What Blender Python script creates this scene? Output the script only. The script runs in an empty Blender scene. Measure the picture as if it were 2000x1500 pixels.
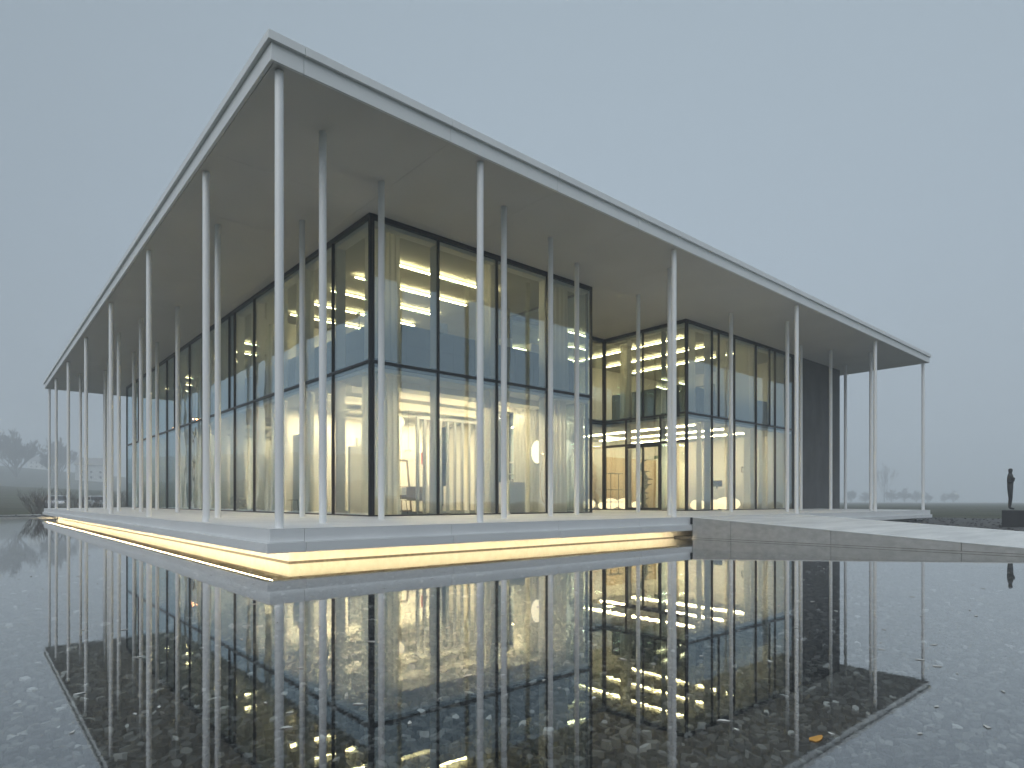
import bpy, math, random
import numpy as np
from mathutils import Matrix, Vector

sc = bpy.context.scene
R = math.radians
random.seed(7)
rng = np.random.default_rng(7)

# ------------------------------------------------------------------ camera
TH = R(41.07)
CAM = (-4.131, -10.961, 0.4626)
WATER = -0.66
cd = bpy.data.cameras.new('camera')
cd.sensor_width = 36.0
cd.lens = 1220.99 / 2000 * 36.0
cd.shift_y = 228.85 / 2000
cd.clip_end = 3000
cd.clip_start = 0.05
cam = bpy.data.objects.new('camera', cd)
sc.collection.objects.link(cam)
cam.location = CAM
cam.rotation_euler = (R(90), 0, -TH)
sc.camera = cam

# ------------------------------------------------------------------ sky, sun, exposure
w = bpy.data.worlds.new('World'); sc.world = w; w.use_nodes = True
nt = w.node_tree; nt.nodes.clear()
out = nt.nodes.new('ShaderNodeOutputWorld'); bg = nt.nodes.new('ShaderNodeBackground')
sky = nt.nodes.new('ShaderNodeTexSky'); sky.sky_type = 'NISHITA'; sky.sun_disc = False
SUN_EL, SUN_AZ = 42.0, -118.0
sky.sun_elevation = R(SUN_EL); sky.sun_rotation = R(SUN_AZ); sky.dust_density = 6.0; sky.air_density = 1.0
scl = nt.nodes.new('ShaderNodeMix'); scl.data_type = 'RGBA'; scl.blend_type = 'MULTIPLY'; scl.inputs[0].default_value = 1.0
scl.inputs[7].default_value = (0.06, 0.06, 0.06, 1)
nt.links.new(sky.outputs[0], scl.inputs[6])
# even fog deck above: a flat blue-grey, a little paler overhead
tc = nt.nodes.new('ShaderNodeTexCoord'); sep = nt.nodes.new('ShaderNodeSeparateXYZ')
nt.links.new(tc.outputs['Generated'], sep.inputs[0])
ramp = nt.nodes.new('ShaderNodeValToRGB')
ramp.color_ramp.elements[0].position = 0.0; ramp.color_ramp.elements[0].color = (0.345, 0.405, 0.455, 1)
ramp.color_ramp.elements[1].position = 1.0; ramp.color_ramp.elements[1].color = (0.86, 1.0, 1.10, 1)   # overcast: brighter towards the zenith
e = ramp.color_ramp.elements.new(0.33); e.color = (0.33, 0.40, 0.465, 1)
e = ramp.color_ramp.elements.new(0.62); e.color = (0.315, 0.385, 0.445, 1)
nt.links.new(sep.outputs['Z'], ramp.inputs[0])
dv = nt.nodes.new('ShaderNodeVectorMath'); dv.operation = 'DOT_PRODUCT'; dv.inputs[1].default_value = (0.86, 0.36, 0.36)
nt.links.new(tc.outputs['Generated'], dv.inputs[0])
mr = nt.nodes.new('ShaderNodeMapRange'); mr.inputs[1].default_value = 0.35; mr.inputs[2].default_value = 1.0; mr.inputs[3].default_value = 0.90; mr.inputs[4].default_value = 1.16
nt.links.new(dv.outputs['Value'], mr.inputs[0])
gm = nt.nodes.new('ShaderNodeVectorMath'); gm.operation = 'SCALE'
nt.links.new(ramp.outputs[0], gm.inputs[0]); nt.links.new(mr.outputs[0], gm.inputs[3])
mx = nt.nodes.new('ShaderNodeMix'); mx.data_type = 'RGBA'; mx.inputs[0].default_value = 0.97
nt.links.new(scl.outputs[2], mx.inputs[6]); nt.links.new(gm.outputs[0], mx.inputs[7])
nt.links.new(mx.outputs[2], bg.inputs[0]); bg.inputs[1].default_value = 0.94
nt.links.new(bg.outputs[0], out.inputs[0])
sd = bpy.data.lights.new('sun', 'SUN'); sd.energy = 1.5; sd.angle = R(70); sd.color = (0.97, 0.98, 1.0)
sun = bpy.data.objects.new('sun', sd); sc.collection.objects.link(sun)
sun.rotation_euler = (R(48), 0, R(-62))
sc.view_settings.view_transform = 'Standard'; sc.view_settings.look = 'None'
sc.view_settings.exposure = 0.15; sc.view_settings.gamma = 1.0
cy = sc.cycles
sc.render.engine = 'CYCLES'
cy.use_denoising = True
cy.use_adaptive_sampling = True; cy.adaptive_threshold = 0.02
cy.max_bounces = 10; cy.diffuse_bounces = 4; cy.glossy_bounces = 5; cy.transmission_bounces = 4
cy.transparent_max_bounces = 40; cy.volume_bounces = 2
cy.caustics_reflective = False; cy.caustics_refractive = False
cy.sample_clamp_indirect = 40.0
try: cy.use_light_tree = True
except Exception: pass

# ------------------------------------------------------------------ helpers
COL = sc.collection
class MB:
    def __init__(s): s.v = []; s.f = []
    def add(s, vs, fs):
        o = len(s.v); s.v += [tuple(p) for p in vs]; s.f += [tuple(i + o for i in f) for f in fs]; return s
    def box(s, x0, y0, z0, x1, y1, z1):
        return s.add([(x0,y0,z0),(x1,y0,z0),(x1,y1,z0),(x0,y1,z0),(x0,y0,z1),(x1,y0,z1),(x1,y1,z1),(x0,y1,z1)],
                     [(0,3,2,1),(4,5,6,7),(0,1,5,4),(1,2,6,5),(2,3,7,6),(3,0,4,7)])
    def tube(s, a, b, r0, r1=None, n=8, cap=True):
        r1 = r0 if r1 is None else r1
        a = Vector(a); b = Vector(b); d = (b - a)
        if d.length < 1e-6: return s
        d.normalize(); u = d.orthogonal().normalized(); w_ = d.cross(u)
        vs = []
        for c, r in ((a, r0), (b, r1)):
            for k in range(n):
                t = 2*math.pi*k/n; vs.append(c + (u*math.cos(t) + w_*math.sin(t))*r)
        fs = [(k, (k+1) % n, n+(k+1) % n, n+k) for k in range(n)]
        if cap: fs += [tuple(range(n-1, -1, -1)), tuple(range(n, 2*n))]
        return s.add(vs, fs)
    def path(s, pts, r, n=6):
        for i in range(len(pts)-1):
            ra = r[i] if isinstance(r, (list, tuple)) else r; rb = r[i+1] if isinstance(r, (list, tuple)) else r
            s.tube(pts[i], pts[i+1], ra, rb, n)
        return s
    def lathe(s, prof, n=24, c=(0,0,0), sx=1, sy=1):
        vs = []; fs = []; m = len(prof)
        for (r, z) in prof:
            for k in range(n):
                t = 2*math.pi*k/n; vs.append((c[0]+r*sx*math.cos(t), c[1]+r*sy*math.sin(t), c[2]+z))
        for i in range(m-1):
            for k in range(n):
                fs.append((i*n+k, i*n+(k+1) % n, (i+1)*n+(k+1) % n, (i+1)*n+k))
        fs.append(tuple(range(n-1, -1, -1))); fs.append(tuple((m-1)*n+k for k in range(n)))
        return s.add(vs, fs)
    def prism(s, pts, z0, z1):
        n = len(pts)
        vs = [(p[0], p[1], z0) for p in pts] + [(p[0], p[1], z1) for p in pts]
        return s.add(vs, [tuple(range(n-1, -1, -1)), tuple(range(n, 2*n))] + [(k, (k+1) % n, n+(k+1) % n, n+k) for k in range(n)])
    def mesh(s, name, mat, smooth=False):
        me = bpy.data.meshes.new(name); me.from_pydata(s.v, [], s.f); me.update()
        if mat: me.materials.append(mat)
        if smooth:
            me.polygons.foreach_set('use_smooth', [True]*len(me.polygons))
            try: me.set_sharp_from_angle(angle=R(40))
            except Exception: pass
        return me
    def build(s, name, mat, parent=None, loc=(0,0,0), smooth=False, bevel=0):
        return link(name, s.mesh(name, mat, smooth), parent, loc, bevel)
def link(name, me, parent=None, loc=(0,0,0), bevel=0):
    o = bpy.data.objects.new(name, me); COL.objects.link(o); o.location = loc; o.parent = parent
    if bevel:
        b = o.modifiers.new('bevel', 'BEVEL'); b.width = bevel; b.segments = 2; b.limit_method = 'ANGLE'
    return o
def tag(o, label, cat, group=None):
    o['label'] = label; o['category'] = cat
    if group: o['group'] = group
    return o
def thing(name, label, cat, loc=(0,0,0), rz=0, group=None):
    o = bpy.data.objects.new(name, None); COL.objects.link(o); o.location = loc; o.rotation_euler[2] = rz
    o.empty_display_size = 0.2
    return tag(o, label, cat, group)
def struct(o, kind='structure'): o['kind'] = kind; return o
def copy_tree(o, parent=None):
    c = o.copy(); COL.objects.link(c); c.parent = parent
    for ch in list(o.children): copy_tree(ch, c)
    return c

# ------------------------------------------------------------------ materials
def nmat(name):
    m = bpy.data.materials.new(name); m.use_nodes = True; return m, m.node_tree, m.node_tree.nodes['Principled BSDF']
def setp(b, col=None, rough=None, metal=None, spec=None):
    if col is not None: b.inputs['Base Color'].default_value = (*col, 1)
    if rough is not None: b.inputs['Roughness'].default_value = rough
    if metal is not None: b.inputs['Metallic'].default_value = metal
    if spec is not None: b.inputs['Specular IOR Level'].default_value = spec
def noisy(name, c0, c1, scale=3.0, rough=0.6, bump=0.0, bscale=60, detail=6, stretch=None, metal=0.0, spec=0.5):
    m, t, b = nmat(name); setp(b, c0, rough, metal, spec)
    co = t.nodes.new('ShaderNodeTexCoord'); src = co.outputs['Object']
    if stretch:
        mp = t.nodes.new('ShaderNodeMapping'); mp.inputs['Scale'].default_value = stretch
        t.links.new(src, mp.inputs[0]); src = mp.outputs[0]
    n = t.nodes.new('ShaderNodeTexNoise'); n.inputs['Scale'].default_value = scale; n.inputs['Detail'].default_value = detail
    t.links.new(src, n.inputs['Vector'])
    cr = t.nodes.new('ShaderNodeValToRGB'); cr.color_ramp.elements[0].position = 0.35; cr.color_ramp.elements[1].position = 0.68
    cr.color_ramp.elements[0].color = (*c0, 1); cr.color_ramp.elements[1].color = (*c1, 1)
    t.links.new(n.outputs['Fac'], cr.inputs[0]); t.links.new(cr.outputs[0], b.inputs['Base Color'])
    if bump:
        n2 = t.nodes.new('ShaderNodeTexNoise'); n2.inputs['Scale'].default_value = bscale; n2.inputs['Detail'].default_value = 4
        t.links.new(src, n2.inputs['Vector'])
        bp = t.nodes.new('ShaderNodeBump'); bp.inputs['Strength'].default_value = bump; bp.inputs['Distance'].default_value = 0.02
        t.links.new(n2.outputs['Fac'], bp.inputs['Height']); t.links.new(bp.outputs[0], b.inputs['Normal'])
    return m
def emit(name, col, s):
    m = bpy.data.materials.new(name); m.use_nodes = True; t = m.node_tree; t.nodes.clear()
    o = t.nodes.new('ShaderNodeOutputMaterial'); e_ = t.nodes.new('ShaderNodeEmission')
    e_.inputs[0].default_value = (*col, 1); e_.inputs[1].default_value = s; t.links.new(e_.outputs[0], o.inputs[0]); return m
def fresnel_mix(name, f0, power, tint, rough, double=False, bump=None, gloss=(1, 1, 1)):
    """sheet that lets light through and mirrors it more at grazing angles (glass pane face, water surface)"""
    m = bpy.data.materials.new(name); m.use_nodes = True; t = m.node_tree; t.nodes.clear()
    o = t.nodes.new('ShaderNodeOutputMaterial')
    tr = t.nodes.new('ShaderNodeBsdfTransparent'); tr.inputs[0].default_value = (*tint, 1)
    gl = t.nodes.new('ShaderNodeBsdfGlossy'); gl.inputs['Roughness'].default_value = rough; gl.inputs[0].default_value = (*gloss, 1)
    g = t.nodes.new('ShaderNodeNewGeometry')
    dt = t.nodes.new('ShaderNodeVectorMath'); dt.operation = 'DOT_PRODUCT'
    t.links.new(g.outputs['Incoming'], dt.inputs[0]); t.links.new(g.outputs['True Normal'], dt.inputs[1])
    def M(op, a, b=None):
        n = t.nodes.new('ShaderNodeMath'); n.operation = op; n.use_clamp = False
        for i, x in enumerate((a, b)):
            if x is None: continue
            if isinstance(x, (int, float)): n.inputs[i].default_value = x
            else: t.links.new(x, n.inputs[i])
        return n.outputs[0]
    c = M('ABSOLUTE', dt.outputs['Value'])
    F = M('ADD', M('MULTIPLY', M('POWER', M('SUBTRACT', 1.0, c), power), 1 - f0), f0)
    if double: F = M('DIVIDE', M('MULTIPLY', F, 2.0), M('ADD', F, 1.0))
    mix = t.nodes.new('ShaderNodeMixShader'); t.links.new(F, mix.inputs[0])
    t.links.new(tr.outputs[0], mix.inputs[1]); t.links.new(gl.outputs[0], mix.inputs[2]); t.links.new(mix.outputs[0], o.inputs[0])
    if bump: bump(t, gl)
    return m

M_white = noisy('white_painted_metal', (0.74, 0.76, 0.76), (0.79, 0.81, 0.805), 1.2, 0.42)
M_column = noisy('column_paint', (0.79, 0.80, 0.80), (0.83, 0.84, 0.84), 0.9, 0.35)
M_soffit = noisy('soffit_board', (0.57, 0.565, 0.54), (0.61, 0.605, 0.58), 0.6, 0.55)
M_frame = noisy('anthracite_frame', (0.012, 0.014, 0.017), (0.018, 0.020, 0.024), 2, 0.38)
M_deck = noisy('deck_concrete', (0.64, 0.645, 0.64), (0.73, 0.735, 0.73), 0.7, 0.6, 0.08, 40, stretch=(1, 1, 1))
M_edge = noisy('deck_edge_panel', (0.72, 0.735, 0.74), (0.76, 0.775, 0.78), 0.9, 0.45)
M_base = noisy('rendered_base_wall', (0.68, 0.67, 0.62), (0.78, 0.77, 0.73), 9, 0.7, 0.1, 90)
M_stain = noisy('wet_stain', (0.05, 0.045, 0.035), (0.16, 0.14, 0.10), 14, 0.5)
M_concrete = noisy('board_concrete', (0.38, 0.385, 0.37), (0.49, 0.49, 0.475), 5.0, 0.75, 0.5, 70, 14, (1, 1, 1.6))
M_ramp = noisy('ramp_concrete', (0.50, 0.51, 0.505), (0.66, 0.665, 0.655), 0.9, 0.7, 0.12, 50, 8, (0.35, 2.5, 1))
M_darkwall = noisy('dark_concrete', (0.075, 0.077, 0.079), (0.105, 0.107, 0.109), 1.6, 0.75, 0.12, 30, 8, (1, 1, 0.5))
def wavy(t, gl):
    g_ = t.nodes.new('ShaderNodeNewGeometry'); n = t.nodes.new('ShaderNodeTexNoise'); n.inputs['Scale'].default_value = 0.8; n.inputs['Detail'].default_value = 1
    t.links.new(g_.outputs['Position'], n.inputs['Vector'])
    bp = t.nodes.new('ShaderNodeBump'); bp.inputs['Strength'].default_value = 0.5; bp.inputs['Distance'].default_value = 0.012
    t.links.new(n.outputs['Fac'], bp.inputs['Height']); t.links.new(bp.outputs[0], gl.inputs['Normal'])
M_glass = fresnel_mix('window_glass', 0.125, 5.0, (0.95, 0.965, 0.945), 0.0, True, wavy, (0.80, 0.93, 1.0))
M_wall = noisy('interior_white', (0.74, 0.72, 0.66), (0.78, 0.76, 0.70), 1.0, 0.8)
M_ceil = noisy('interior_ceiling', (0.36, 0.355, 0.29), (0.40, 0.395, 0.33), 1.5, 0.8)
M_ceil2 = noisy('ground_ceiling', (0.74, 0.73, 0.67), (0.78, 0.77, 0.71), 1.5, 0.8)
M_floor = noisy('interior_floor', (0.46, 0.42, 0.35), (0.56, 0.51, 0.43), 3, 0.45)
M_cab = noisy('dark_cabinet', (0.035, 0.04, 0.046), (0.05, 0.056, 0.064), 3, 0.5)
M_wood = noisy('brown_wood', (0.07, 0.045, 0.025), (0.12, 0.08, 0.045), 4, 0.45, stretch=(1, 8, 8))
M_lwood = noisy('pale_wood', (0.50, 0.36, 0.20), (0.60, 0.45, 0.27), 3, 0.5, stretch=(1, 6, 1))
M_black = noisy('black_plastic', (0.012, 0.012, 0.013), (0.02, 0.02, 0.021), 5, 0.4)
M_bronze = noisy('black_bronze', (0.010, 0.010, 0.012), (0.020, 0.020, 0.022), 9, 0.62, 0.5, 14)
M_plinth = noisy('black_plinth', (0.008, 0.008, 0.010), (0.013, 0.013, 0.015), 3, 0.55)
M_gravel = noisy('gravel', (0.035, 0.036, 0.036), (0.10, 0.10, 0.098), 9, 0.9, 0.6, 30, 10)
M_bark = noisy('bark', (0.05, 0.045, 0.04), (0.09, 0.08, 0.07), 6, 0.9)
M_twig = noisy('twig', (0.07, 0.06, 0.054), (0.11, 0.095, 0.085), 8, 0.9)
M_house = noisy('house_render', (0.66, 0.66, 0.63), (0.74, 0.74, 0.71), 0.5, 0.8)
M_roof = noisy('roof_tile', (0.20, 0.19, 0.18), (0.28, 0.27, 0.26), 2, 0.8)
M_pane = noisy('dark_pane', (0.03, 0.035, 0.04), (0.05, 0.055, 0.06), 1, 0.15)
M_carpaint = noisy('silver_car_paint', (0.50, 0.52, 0.54), (0.54, 0.56, 0.58), 1, 0.28, metal=0.5)
M_carpaint2 = noisy('dark_car_paint', (0.03, 0.035, 0.045), (0.04, 0.045, 0.055), 1, 0.25, metal=0.3)
M_tyre = noisy('tyre', (0.015, 0.015, 0.015), (0.025, 0.025, 0.025), 9, 0.8)
M_red = noisy('red_lacquer', (0.45, 0.05, 0.05), (0.52, 0.07, 0.06), 2, 0.5)
M_tube = emit('fluorescent_tube', (1.0, 0.86, 0.47), 30.0)
M_tube2 = emit('ground_floor_tube', (1.0, 0.82, 0.48), 75.0)
M_screen = noisy('grey_screen_paint', (0.40, 0.41, 0.41), (0.46, 0.47, 0.47), 3, 0.5)
M_led = emit('warm_led_strip', (1.0, 0.79, 0.45), 95.0)
M_tube3 = emit('showroom_fill_tube', (1.0, 0.82, 0.50), 92.0)  # added fill emitter that brightens the ground floor showroom
M_lantern = emit('paper_lantern', (1.0, 0.84, 0.56), 2.4)
M_ovoid = emit('glowing_ovoid', (1.0, 0.78, 0.46), 2.2)
M_spot = emit('spot_lamp', (1.0, 0.92, 0.72), 60.0)
M_sodium = emit('sodium_lamp', (1.0, 0.36, 0.12), 60.0)
def curtain_mat():
    m = bpy.data.materials.new('sheer_curtain'); m.use_nodes = True; t = m.node_tree; t.nodes.clear()
    o = t.nodes.new('ShaderNodeOutputMaterial'); d = t.nodes.new('ShaderNodeBsdfDiffuse'); r = t.nodes.new('ShaderNodeBsdfTranslucent')
    n = t.nodes.new('ShaderNodeTexNoise'); n.inputs['Scale'].default_value = 6
    cr = t.nodes.new('ShaderNodeValToRGB'); cr.color_ramp.elements[0].color = (0.66, 0.65, 0.58, 1); cr.color_ramp.elements[1].color = (0.76, 0.75, 0.68, 1)
    t.links.new(n.outputs['Fac'], cr.inputs[0]); t.links.new(cr.outputs[0], d.inputs[0]); t.links.new(cr.outputs[0], r.inputs[0])
    mi = t.nodes.new('ShaderNodeMixShader'); mi.inputs[0].default_value = 0.5
    t.links.new(d.outputs[0], mi.inputs[1]); t.links.new(r.outputs[0], mi.inputs[2]); t.links.new(mi.outputs[0], o.inputs[0]); return m
M_curtain = curtain_mat()
def grass_mat():
    m, t, b = nmat('field_grass'); setp(b, rough=0.95, spec=0.1)
    co = t.nodes.new('ShaderNodeTexCoord')
    n = t.nodes.new('ShaderNodeTexNoise'); n.inputs['Scale'].default_value = 0.12; n.inputs['Detail'].default_value = 8
    n2 = t.nodes.new('ShaderNodeTexNoise'); n2.inputs['Scale'].default_value = 9; n2.inputs['Detail'].default_value = 6
    t.links.new(co.outputs['Object'], n.inputs['Vector']); t.links.new(co.outputs['Object'], n2.inputs['Vector'])
    ad = t.nodes.new('ShaderNodeMath'); ad.operation = 'MULTIPLY_ADD'; ad.inputs[1].default_value = 0.45
    t.links.new(n2.outputs['Fac'], ad.inputs[0]); t.links.new(n.outputs['Fac'], ad.inputs[2])
    cr = t.nodes.new('ShaderNodeValToRGB'); cr.color_ramp.elements[0].position = 0.5; cr.color_ramp.elements[1].position = 0.95
    cr.color_ramp.elements[0].color = (0.030, 0.036, 0.020, 1); cr.color_ramp.elements[1].color = (0.085, 0.085, 0.055, 1)
    t.links.new(ad.outputs[0], cr.inputs[0]); t.links.new(cr.outputs[0], b.inputs['Base Color'])
    bp = t.nodes.new('ShaderNodeBump'); bp.inputs['Strength'].default_value = 0.6; bp.inputs['Distance'].default_value = 0.05
    t.links.new(n2.outputs['Fac'], bp.inputs['Height']); t.links.new(bp.outputs[0], b.inputs['Normal'])
    return m
M_grass = grass_mat()
def stone_mat():
    m, t, b = nmat('slate_stone'); setp(b, rough=0.6, spec=0.3)
    g = t.nodes.new('ShaderNodeNewGeometry'); oi = t.nodes.new('ShaderNodeObjectInfo')
    ad = t.nodes.new('ShaderNodeMath'); ad.operation = 'ADD'; fr = t.nodes.new('ShaderNodeMath'); fr.operation = 'FRACT'
    t.links.new(g.outputs['Random Per Island'], ad.inputs[0]); t.links.new(oi.outputs['Random'], ad.inputs[1]); t.links.new(ad.outputs[0], fr.inputs[0])
    cr = t.nodes.new('ShaderNodeValToRGB'); cr.color_ramp.interpolation = 'LINEAR'
    els = cr.color_ramp.elements
    els[0].position = 0.0; els[0].color = (0.022, 0.023, 0.025, 1)
    els[1].position = 1.0; els[1].color = (0.8, 0.8, 0.79, 1)
    for p, c in ((0.45, (0.075, 0.078, 0.081)), (0.8, (0.18, 0.18, 0.176)), (0.97, (0.32, 0.32, 0.315)), (0.98, (0.8, 0.8, 0.8))):
        q = els.new(p); q.color = (*c, 1)
    t.links.new(fr.outputs[0], cr.inputs[0])
    co = t.nodes.new('ShaderNodeTexCoord'); n = t.nodes.new('ShaderNodeTexNoise'); n.inputs['Scale'].default_value = 25; n.inputs['Detail'].default_value = 6
    t.links.new(co.outputs['Object'], n.inputs['Vector'])
    mu = t.nodes.new('ShaderNodeMix'); mu.data_type = 'RGBA'; mu.blend_type = 'MULTIPLY'; mu.inputs[0].default_value = 0.6
    t.links.new(cr.outputs[0], mu.inputs[6]); t.links.new(n.outputs['Fac'], mu.inputs[7]); t.links.new(mu.outputs[2], b.inputs['Base Color'])
    bp = t.nodes.new('ShaderNodeBump'); bp.inputs['Strength'].default_value = 0.4; bp.inputs['Distance'].default_value = 0.01
    t.links.new(n.outputs['Fac'], bp.inputs['Height']); t.links.new(bp.outputs[0], b.inputs['Normal'])
    return m
M_stone = stone_mat()
def bed_mat():
    m, t, b = nmat('pool_bed_slate'); setp(b, rough=0.7, spec=0.2)
    co = t.nodes.new('ShaderNodeTexCoord'); v = t.nodes.new('ShaderNodeTexVoronoi'); v.inputs['Scale'].default_value = 8
    t.links.new(co.outputs['Object'], v.inputs['Vector'])
    sp = t.nodes.new('ShaderNodeSeparateColor'); t.links.new(v.outputs['Color'], sp.inputs[0])
    cr = t.nodes.new('ShaderNodeValToRGB'); cr.color_ramp.elements[0].color = (0.004, 0.004, 0.005, 1); cr.color_ramp.elements[1].color = (0.2, 0.2, 0.2, 1)
    q = cr.color_ramp.elements.new(0.95); q.color = (0.02, 0.02, 0.02, 1)
    t.links.new(sp.outputs[0], cr.inputs[0]); t.links.new(cr.outputs[0], b.inputs['Base Color'])
    bp = t.nodes.new('ShaderNodeBump'); bp.inputs['Strength'].default_value = 0.8; bp.inputs['Distance'].default_value = 0.03; bp.invert = True
    t.links.new(v.outputs['Distance'], bp.inputs['Height']); t.links.new(bp.outputs[0], b.inputs['Normal'])
    return m
M_bed = bed_mat()
def ripple(t, gl):
    co = t.nodes.new('ShaderNodeTexCoord'); mp = t.nodes.new('ShaderNodeMapping')
    mp.inputs['Rotation'].default_value = (0, 0, TH); mp.inputs['Scale'].default_value = (1.0, 2.2, 1)
    t.links.new(co.outputs['Object'], mp.inputs[0])
    n = t.nodes.new('ShaderNodeTexNoise'); n.inputs['Scale'].default_value = 9.0; n.inputs['Detail'].default_value = 3
    t.links.new(mp.outputs[0], n.inputs['Vector'])
    bp = t.nodes.new('ShaderNodeBump'); bp.inputs['Strength'].default_value = 0.009; bp.inputs['Distance'].default_value = 0.012
    t.links.new(n.outputs['Fac'], bp.inputs['Height']); t.links.new(bp.outputs[0], gl.inputs['Normal'])
M_water = fresnel_mix('pool_water', 0.03, 2.55, (0.80, 0.83, 0.82), 0.0, False, ripple)

# ------------------------------------------------------------------ terrain
PX0, PX1, PY0, PY1 = -7.0, 12.3, -12.5, 41.1      # pool
GR = -0.62                                         # level of the ground round the pool
def smooth(a, b, x):
    t = min(1, max(0, (x-a)/(b-a))); return t*t*(3-2*t)
def ground_z(x, y):
    dx, dy = x-15, y-15; r = math.hypot(dx, dy) + 1e-6
    wgt = min(1, max(0, 0.62 - dx/r*1.1))
    z = GR + 9*wgt*smooth(48, 260, r) + 30*wgt*smooth(250, 520, r) + 0.28*smooth(6, 25, r-28)*wgt
    return z
def lines(lo, hi, a, b, n1, n2, n3):
    def far(d0, d1, n): return [d0 + (d1-d0)*((k+1)/n)**2.2 for k in range(n)]
    left = [a-(d) for d in far(0, a-lo, n1)][::-1]; right = [b+d for d in far(0, hi-b, n3)]
    return left + list(np.linspace(a, b, n2)) + right
xs = lines(-640, 640, PX0, PX1, 26, 5, 30); ys = lines(-640, 640, PY0, PY1, 26, 8, 30)
ia, ib = 26, 30; ja, jb = 26, 33
gv = [(x, y, ground_z(x, y)) for y in ys for x in xs]; nx = len(xs)
gf = [(j*nx+i, j*nx+i+1, (j+1)*nx+i+1, (j+1)*nx+i) for j in range(len(ys)-1) for i in range(nx-1)
      if not (ia <= i < ib and ja <= j < jb)]
o = struct(MB().add(gv, gf).build('ground', M_grass, smooth=True))
# gravel beside the pool and round the right end of the building
gz = GR + 0.012
struct(MB().box(PX1+0.01, -30, gz-0.2, 44, 46, gz).build('gravel_ground', M_gravel))
struct(MB().box(-22, PY1+0.02, gz-0.2, PX1, 48.5, gz).build('gravel_ground', M_gravel))
struct(MB().box(-45, 48.5, gz-0.2, 4, 51.2, gz+.03).build('path', M_ramp))
gp = MB()
for k in range(900):
    x = random.uniform(19.5, 43); y = random.uniform(-12, 1.5)
    if k > 650: x = random.uniform(-10, 6); y = random.uniform(41.6, 48)
    s_ = random.uniform(0.03, 0.09); a = random.uniform(0, 6.28)
    pts = [(x+s_*math.cos(a+t*2*math.pi/5)*random.uniform(.6, 1), y+s_*math.sin(a+t*2*math.pi/5)*random.uniform(.6, 1)) for t in range(5)]
    gp.prism(pts, gz-0.02, gz+s_*random.uniform(.3, .7))
struct(gp.build('gravel_stones', M_gravel), 'stuff')

# ------------------------------------------------------------------ pool
bed = struct(MB().box(PX0, PY0, -1.1, PX1, PY1, -0.97).build('pool_bed', M_bed))
pw = struct(MB().box(PX0-0.25, PY0-0.25, -1.1, PX0, PY1, GR+0.03).box(PX0, PY0-0.25, -1.1, PX1, PY0, GR+0.03)
            .box(PX0-0.25, PY1, -1.1, PX1, PY1+0.3, GR+0.03).build('pool_edge', M_concrete))
wv = [(PX0, PY0, WATER), (PX1, PY0, WATER), (PX1, PY1, WATER), (PX0, PY1, WATER)]
struct(MB().add(wv, [(0, 1, 2, 3)]).build('water', M_water))
# slate stones on the bed
c_, s__ = math.cos(TH), math.sin(TH)
def cam2w(X, d): return CAM[0] + X*c_ + d*s__, CAM[1] - X*s__ + d*c_
def stone_geo(size):
    n = random.choice((5, 6, 7)); el = random.uniform(0.5, 0.9); th = random.uniform(0.3, 0.6)*size*0.7
    a0 = random.uniform(0, 6.28); rot = random.uniform(0, 6.28); tx, ty = random.uniform(-.35, .35), random.uniform(-.35, .35)
    top = []; bot = []
    for k in range(n):
        a = a0 + 2*math.pi*(k+random.uniform(-.25, .25))/n; r = size*0.5*random.uniform(.8, 1.1)
        x, y = r*math.cos(a), r*math.sin(a)*el
        x, y = x*math.cos(rot)-y*math.sin(rot), x*math.sin(rot)+y*math.cos(rot)
        z = th + tx*x + ty*y
        top.append((x*.86, y*.86, z)); bot.append((x, y, z-th*1.1-0.012))
    vs = bot + top; fs = [tuple(range(n, 2*n))] + [(k, (k+1) % n, n+(k+1) % n, n+k) for k in range(n)]
    return vs, fs
cand = []
d = 2.9
while d < 17:
    sp_ = 0.062 if d < 7 else 0.085
    half = 0.84*d + 0.5
    X = -half
    while X < half:
        xx, yy = cam2w(X + random.uniform(-.4, .4)*sp_, d + random.uniform(-.4, .4)*sp_)
        if PX0+.1 < xx < PX1-.1 and PY0+.1 < yy < PY1-.1 and not (xx > 0.2 and yy > 0.2):
            cand.append((d, abs(X), xx, yy, sp_))
        X += sp_
    d += sp_*0.86
cand.sort(key=lambda q: q[0] + 0.35*q[1])
smesh = []
for k in range(14):
    vs, fs = stone_geo(0.078); smesh.append(MB().add(vs, fs).mesh('stone', M_stone))
for k, (d, aX, xx, yy, sp_) in enumerate(cand[:300]):
    o = link('stone', smesh[k % 14], bed, (xx, yy, -0.965)); o.rotation_euler = (0, 0, random.uniform(0, 6.28))
    s_ = random.uniform(.75, 1.25); o.scale = (s_, s_, s_)
rest = MB()
for (d, aX, xx, yy, sp_) in cand[300:]:
    vs, fs = stone_geo(sp_*random.uniform(0.9, 1.45)); zz = -0.965 + random.uniform(0, .012)
    rest.add([(x+xx, y+yy, z+zz) for x, y, z in vs], fs)
struct(rest.build('stones', M_stone, bed), 'stuff')
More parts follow.
